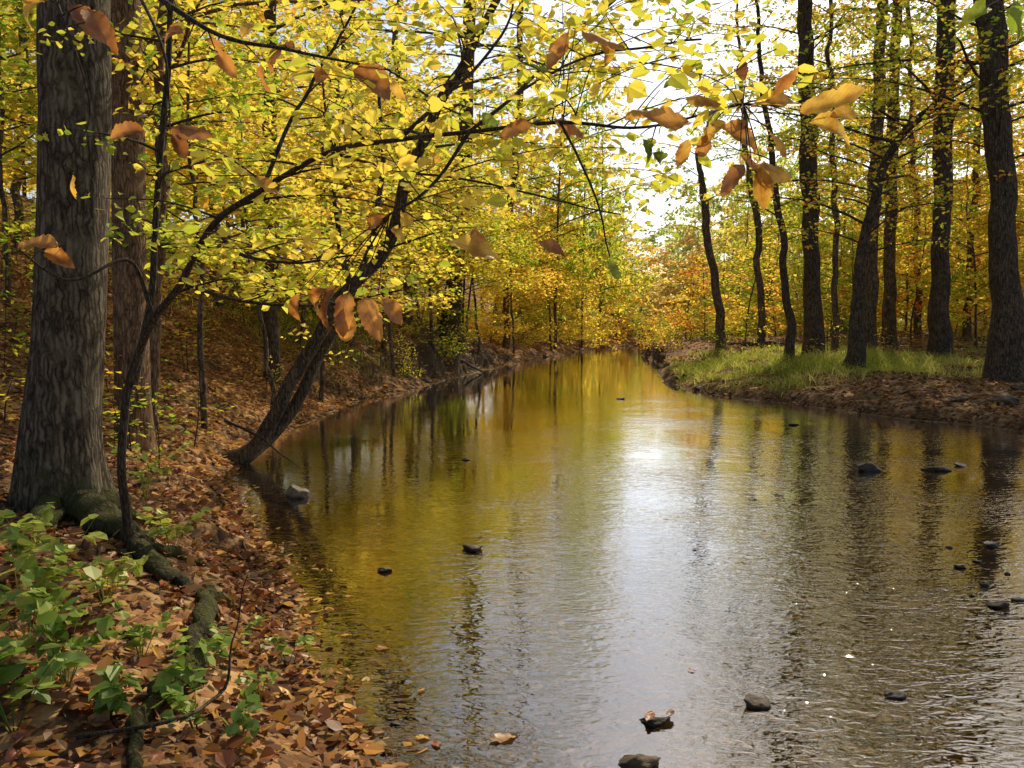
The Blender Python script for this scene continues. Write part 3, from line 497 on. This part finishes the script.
for b in br:
    q=tube(lm,[(*P(a,c,dd),w/2*dd/F) for a,c,w,dd in b],6,24,.08,wob=.04); QB.append(q)
for q,n_ in ((QA,26),(QB[1],18),(QB[2],8),(QB[3],10),(QB[4],6),(QB[7],11),(QB[8],12),(QB[9],13),(QB[10],7),(QB[11],16)):
    limbs(lm,LC,q,n_,.3,.85,20,25,6,'flat',.04)
lm.build('branches',BK['twig'],arch,off)
LCc=np.concatenate(LC); lf=MB(); leaves(lf,LCc,.064,.6,.3,True,.33); lf.build('crown',LM['arch'],arch,off,smooth=False)
allq=np.concatenate(QB)
def cluster(parent,off,allq,items):
    for (px,py,d,L,ang,mt) in items:
        p=P(px,py,d); k=np.argmin(((allq[:,:3]-p)**2).sum(1)); q=allq[k,:3]
        a=math.radians(ang); cd=np.array([math.cos(a),rng.normal(0,.35),math.sin(a)]); L=L*.92*d/F/.95
        mid=(p+q)/2+np.array([0,0,.04*np.linalg.norm(p-q)]); tw=MB(); tube(tw,[(*q,.003),(*mid,.0022),(*p,.0015)],5,8); tw.build('twig',BK['twig'],parent,off)
        putleaf('leaf',p+cd*L*.15/np.linalg.norm(cd),cd,(rng.normal(0,.5),-1,rng.uniform(.1,1.3)),L,mt,parent,off)
b_,g_,n_='big_brown','big_gold','big_green'
items=[(700,122,2.5,60,185,b_),(712,126,2.5,56,-15,b_),(705,130,2.5,34,-80,b_),(742,108,2.5,60,10,g_),(790,112,2.4,66,5,g_),(800,122,2.4,62,-8,g_),(740,150,2.4,42,-50,b_),(760,160,2.4,46,-85,g_),(748,160,2.4,40,-130,b_),(752,165,2.4,45,-10,g_),(745,85,2.5,28,100,b_),(770,100,2.5,36,60,b_),(730,120,2.5,34,-150,g_),(765,130,2.5,44,-20,g_),(725,108,2.5,40,150,g_),(825,118,2.4,40,15,g_),(690,135,2.5,30,-110,g_),
 (655,115,2.7,34,160,g_),(640,135,2.7,28,-60,n_),(650,150,2.7,30,-30,n_),(548,118,3,40,-10,b_),(536,122,3,36,200,b_),(575,30,3,50,-20,b_),(570,25,3,46,-110,b_),(600,40,3,30,-60,g_),
 (440,240,3.0,60,-12,g_),(420,225,3,46,175,g_),(470,225,3,34,-60,b_),(535,240,3,34,-25,b_),(350,285,3.2,48,-100,b_),(340,280,3.2,52,-120,b_),(362,290,3.2,50,-70,b_),(330,285,3.2,40,-135,b_),(378,295,3.2,42,-50,b_),(300,290,3.4,34,-110,b_),(345,300,3.2,44,-88,b_),
 (390,215,3.1,30,200,b_),(610,255,2.8,26,-80,n_),(520,60,3.4,30,-30,n_),(480,110,3.3,26,-50,n_),(430,150,3.4,26,-70,g_),(250,175,4,30,-30,g_),(65,245,4.3,46,175,b_),(40,250,4.3,36,-20,b_),(690,60,3.2,26,-40,n_),(720,80,3,24,-120,n_),(660,90,3,26,30,n_)]
cluster(arch,off,allq,items)
# overhead branch of the big tree with brown leaves
off2=np.array(big.location)
brs=[[(*P(70,-420,5.6),.05),(*P(60,-200,4.2),.028),(*P(110,-60,3.0),.014),(*P(200,25,2.5),.007),(*P(290,50,2.4),.005),(*P(390,70,2.4),.002)],[(*P(60,-200,4.2),.02),(*P(20,-90,2.8),.008),(*P(60,10,2.3),.004),(*P(90,110,2.3),.003),(*P(65,165,2.3),.0015)],[(*P(110,-60,3.0),.009),(*P(160,40,2.7),.005),(*P(170,110,2.7),.002)]]
qs=[]
for b in brs: ob=MB(); qs.append(tube(ob,b,8,40,.08)); ob.build('branch',BK['twig'],big,off2)
items=[(345,68,2.4,60,-22,b_),(390,78,2.4,24,-60,g_),(300,48,2.4,42,170,b_),(285,45,2.4,40,-160,b_),(315,60,2.4,34,-70,b_),(200,38,2.5,34,-20,b_),(190,35,2.5,30,180,b_),(215,50,2.5,34,-50,b_),(240,40,2.5,24,60,g_),(85,5,2.3,50,-50,b_),(60,-2,2.3,56,-40,b_),(50,0,2.3,40,200,g_),(75,172,2.3,26,-120,g_),(165,128,2.7,44,-5,b_),(150,130,2.7,40,185,b_),(170,130,2.7,34,-60,b_),(110,20,2.3,30,-90,b_),(260,60,2.5,30,-90,b_)]
cluster(big,off2,np.concatenate(qs),items)
gb=thing('overhanging_branch',P(1090,-60,2.6),'thin branch tip with a few green leaves dipping into the top right corner','branch'); o3=np.array(gb.location)
m3=MB(); q4=tube(m3,[(*P(1090,-60,2.6),.01),(*P(1040,-20,2.5),.006),(*P(985,8,2.4),.003)],6,14); m3.build('stem',BK['twig'],gb,o3)
cluster(gb,o3,q4,[(990,8,2.4,36,200,n_),(1000,5,2.4,40,-40,n_),(1015,-5,2.4,34,-80,n_)])
# ---------------- fallen leaves near camera
cnt=0
while cnt<170:
    yy=rng.uniform(1.9,5.6); xx=rng.uniform(-3.6,.4); s=sd1(xx,yy)
    if s<.02 or abs(xx)>.68*yy+.3: continue
    mt=['ground_brown','ground_tan','ground_gold','ground_brown','ground_brown'][rng.integers(5)]
    o=putleaf('fallen_leaf',(xx,yy,h1(xx,yy)+.035),(rng.normal(),rng.normal(),rng.normal(0,.3)),(rng.normal(0,.5),rng.normal(0,.5),1),rng.uniform(.05,.12),mt)
    tag(o,{'ground_brown':'dark rust brown curled leaf lying on the near left bank','ground_tan':'pale tan dry leaf lying on the near left bank','ground_gold':'orange fallen leaf lying on the near left bank'}[mt],'leaf','fallen leaves on the near bank'); cnt+=1
for (px,py,L,mt,lab) in [(490,742,.13,'ground_tan','tan leaf resting flat in the shallows at the bottom of the frame'),(458,768,.1,'ground_tan','second tan leaf half cut by the bottom edge'),(415,738,.07,'ground_gold','orange leaf in the shallows left of the large tan leaf'),(345,598,.06,'ground_gold','small yellow leaf afloat off the near bank'),(652,718,.09,'ground_brown','brown leaf caught on the dark stone in the lower middle'),(672,716,.07,'ground_brown','smaller brown leaf on the right of the lower middle stone'),(325,595,.06,'ground_gold','yellow leaf afloat closest to the near bank'),(375,650,.08,'ground_brown','rust leaf at the edge of the sunken leaf drift'),(688,670,.04,'ground_brown','tiny brown leaf drifting above the lower middle stones'),(425,690,.05,'ground_gold','little orange leaf afloat beyond the sunken leaf drift'),(352,636,.07,'ground_gold','orange leaf in the shallows below the two yellow floating leaves'),(440,748,.06,'ground_brown','small rust leaf between the orange leaf and the large tan leaf')]:
    gx,gy=G(px,py); o=putleaf('floating_leaf',(gx,gy,.03 if 640<px<680 else .008),(rng.normal(),rng.normal(),0),(rng.normal(0,.06),rng.normal(0,.06),1),L,mt,idx=6); tag(o,lab,'leaf')
# ---------------- stones
import bmesh
def stone(px,py,w,hr,k,label,zo=0.,group=None,gl=None):
    gx,gy=G(px,py) if gl is None else gl; r=w/2*gy/F*.92; bm=bmesh.new(); bmesh.ops.create_icosphere(bm,subdivisions=4,radius=1); v=np.array([tuple(q.co) for q in bm.verts]); se=rng.uniform(0,90)
    for _ in range(11):
        nn=rng.normal(0,1,3); nn/=np.linalg.norm(nn); dd=rng.uniform(.45,.82); pr=v@nn; v=v-np.maximum(pr-dd,0)[:,None]*nn*.95
    n=fbm(v[:,0]*3+se,v[:,1]*3+v[:,2]*2.3+se,4); v=v*(1+.25*n)[:,None]*1.22
    for q,c in zip(bm.verts,v): q.co=(c[0]*r,c[1]*r*.75,c[2]*r*hr)
    me=bpy.data.meshes.new('stone'); bm.to_mesh(me); bm.free(); me.materials.append(RK[k]); me.polygons.foreach_set('use_smooth',[True]*len(me.polygons))
    o=link('stone',me,None,(gx,gy,(r*hr*.05 if gl is None else h1(gx,gy))+zo)); o.rotation_euler=(rng.normal(0,.15),rng.normal(0,.15),rng.uniform(-.5,.5)); return tag(o,label,'stone',group)
for a in [(294,496,32,.7,2,'rounded grey stone in the water below the leaning tree'),(472,549,26,.4,0,'flat dark stone alone in mid channel'),(383,571,16,.4,1,'small brown stone left of the flat mid-channel stone'),(867,470,32,.5,0,'dark rounded stone off the right bank'),(935,470,26,.35,1,'flat stone right of the dark rounded one'),(962,466,18,.3,1,'small brown stone farthest right off the bank'),(757,703,34,.6,1,'wedge of brown stone in the lower middle'),(893,695,26,.45,0,'low dark stone at the lower right'),(656,722,36,.35,0,'dark flat stone carrying brown leaves in the lower middle'),(637,764,50,.55,1,'brown stone at the bottom edge, nearest the camera'),(992,546,18,.5,0,'small round stone at the right edge of the riffle'),(1000,606,28,.4,0,'widest stone of the right riffle'),(960,567,14,.5,1,'small stone at the left end of the riffle'),(985,585,13,.5,1,'small stone in the centre of the riffle'),(1018,600,20,.4,1,'stone by the right frame edge in the riffle'),(978,562,9,.5,0,'tiny stone above the riffle centre'),(972,596,8,.5,0,'pebble left of the widest riffle stone'),(1008,574,9,.5,1,'pebble between the riffle centre and the frame edge'),(950,548,8,.5,1,'pebble farthest left above the riffle'),(795,425,12,.3,0,'small dark stone off the grass bar'),(620,399,10,.35,0,'tiny dark stone in the far channel'),(466,460,8,.5,0,'tiny dark stone in the left channel')]: stone(*a)
for px,d,w in [(385,22.5,10),(402,24,13),(425,26,11),(370,20.5,9),(330,16.5,11),(345,18,8),(520,44,8)]:
    xx=(px-512)/F*d
    while sd1(xx,d)<.05: xx-=.05
    while sd1(xx,d)>.2: xx+=.05
    stone(0,0,w*1.,.5,int(rng.integers(1,3)),'brownish stone lying along the far left waterline',0.0,'stones along the left waterline',(xx,d))
for px,d,w in [(1010,14.9,30),(1023,15.5,26),(960,15.3,20),(905,16.5,12),(700,21.5,12)]:
    xx=(px-512)/F*d
    while sd1(xx,d)<.1: d+=.05
    stone(0,0,w,.45,1,'brown stone half buried at the edge of the right bank',0.0,'stones along the right waterline',(xx,d))
# ---------------- logs
def log(name,pts,mat,label,rough=.4,sides=14,wob=.14,ride=False):
    x0=pts[0][:3]; r=thing(name,x0,label,'log'); m=MB()
    if ride: rootpath(m,pts,.5)
    else: tube(m,pts,sides,70,rough,wob=wob)
    m.build('stem',mat,r,np.array(x0)); return r
log('mossy_log',[onG(205,0,4.7,16,0),onG(198,0,4.4,22,0),onG(190,0,4.0,25,0),onG(168,0,3.4,23,0),onG(145,0,3.0,22,0),onG(125,0,2.6,20,0),onG(90,0,2.0,16,0)],BK['moss'],'mossy crooked root log running down the near bank toward the camera',ride=True)
def twig(pts,label): 
    r=thing('fallen_branch',pts[0][:3],label,'branch'); m=MB(); tube(m,pts,6,20,.1,wob=.05); m.build('stem',BK['twig'],r,np.array(pts[0][:3])); return r
twig([onG(60,0,2.7,5,.03),onG(150,0,2.8,5,.08),onG(215,0,3.1,4,.14),(*P(235,640,3.3),.004),(*P(252,575,3.3),.002)],'thin bare twig sticking up over the near bank plants')
twig([(*P(225,420,9.8),.02),(*P(262,440,9.4),.012),(*P(300,468,9.1),.004)],'short bare branch poking down to the water by the leaning tree base')
log('fallen_log',[(6.6,33.5,.25,.16),(8.2,35,.5,.22),(10.5,36,.8,.2),(13,36.2,.9,.1)],BK['dark'],'dark fallen log on the point of the right bank at the creek bend')
log('fallen_log',[(-4.6,26.5,1.3,.08),(-3.2,27.2,1.0,.11),(-2.0,28.4,.6,.08),(-1.2,29.4,.1,.05)],BK['dark'],'dark exposed root log hanging over the undercut left bank')
# ---------------- near plants
def plant(px,d,h,n,ls,label):
    x=(px-512)/F*d; z=h1(x,d); r=thing('leafy_plant',(x,d,z),label,'plant'); m=MB(); lf=MB(); LC=[]
    for s in range(n):
        a=rng.uniform(0,2*PI); l=h*rng.uniform(.5,1.15); e=rng.uniform(.2,.9); tip=np.array([math.cos(a)*l*e,math.sin(a)*l*e,l]); midp=tip*.5+np.array([0,0,.04])
        q=tube(m,[(0,0,-.02,.0025),(*midp,.002),(*tip,.001)],4,8)
        for k in (3,5,6,7): LC.append(q[k:k+1,:3]+rng.normal(0,.012,(2,3)))
    m.build('stem',LM['plant'],r); leaves(lf,np.concatenate(LC),ls,.35,.25,True,.4); lf.build('foliage',LM['plant'],r,smooth=False); return r
PL=[(12,3.4,.5,12,.085,'tallest leafy green plant at the left edge of the near bank'),(52,3.1,.4,11,.08,'broad green plant right of the tallest edge plant'),(-5,2.8,.45,9,.09,'green plant cut off by the left frame edge'),(130,3.6,.22,6,.06,'low green plant beside the mossy root'),(160,3.2,.22,6,.065,'low green plant straddling the mossy root log'),(215,3.7,.2,5,.06,'small green plant at the end of the exposed root'),(250,3.5,.14,4,.05,'small green seedling near the water edge'),(185,3.0,.18,5,.055,'green seedling under the bare twig'),(280,4.0,.14,4,.05,'tiny seedling closest to the water'),(95,4.0,.25,8,.065,'green plant at the foot of the large grey trunk'),(165,5.1,.3,8,.065,'yellow green plant just behind the exposed root'),(20,4.2,.35,10,.075,'green plant in front of the large grey trunk'),(230,2.9,.14,4,.05,'green seedling low beside the log bottom'),(140,6.4,.45,10,.065,'green plant on the slope right of the large grey trunk'),(95,2.9,.2,7,.07,'leafy green plant low between the edge plants and the mossy log')]
for a in PL: plant(*a)
# ---------------- light
SUN_AZ=math.radians(24); SUN_EL=math.radians(42)
w=bpy.data.worlds.new('World'); sc.world=w; w.use_nodes=True; t=w.node_tree; bg=t.nodes['Background']; sky=t.nodes.new('ShaderNodeTexSky'); sky.sky_type='NISHITA'; sky.sun_disc=False; sky.sun_elevation=SUN_EL; sky.sun_rotation=SUN_AZ; sky.dust_density=2.0; sky.air_density=1.0
t.links.new(sky.outputs[0],bg.inputs[0]); bg.inputs[1].default_value=.15
sl=bpy.data.lights.new('sun','SUN'); sl.energy=5; sl.angle=math.radians(.6); sl.color=(1,.89,.68); so=bpy.data.objects.new('sun',sl); COL.objects.link(so)
S=Vector((math.sin(SUN_AZ)*math.cos(SUN_EL),math.cos(SUN_AZ)*math.cos(SUN_EL),math.sin(SUN_EL))); so.rotation_euler=(-S).to_track_quat('-Z','Y').to_euler()
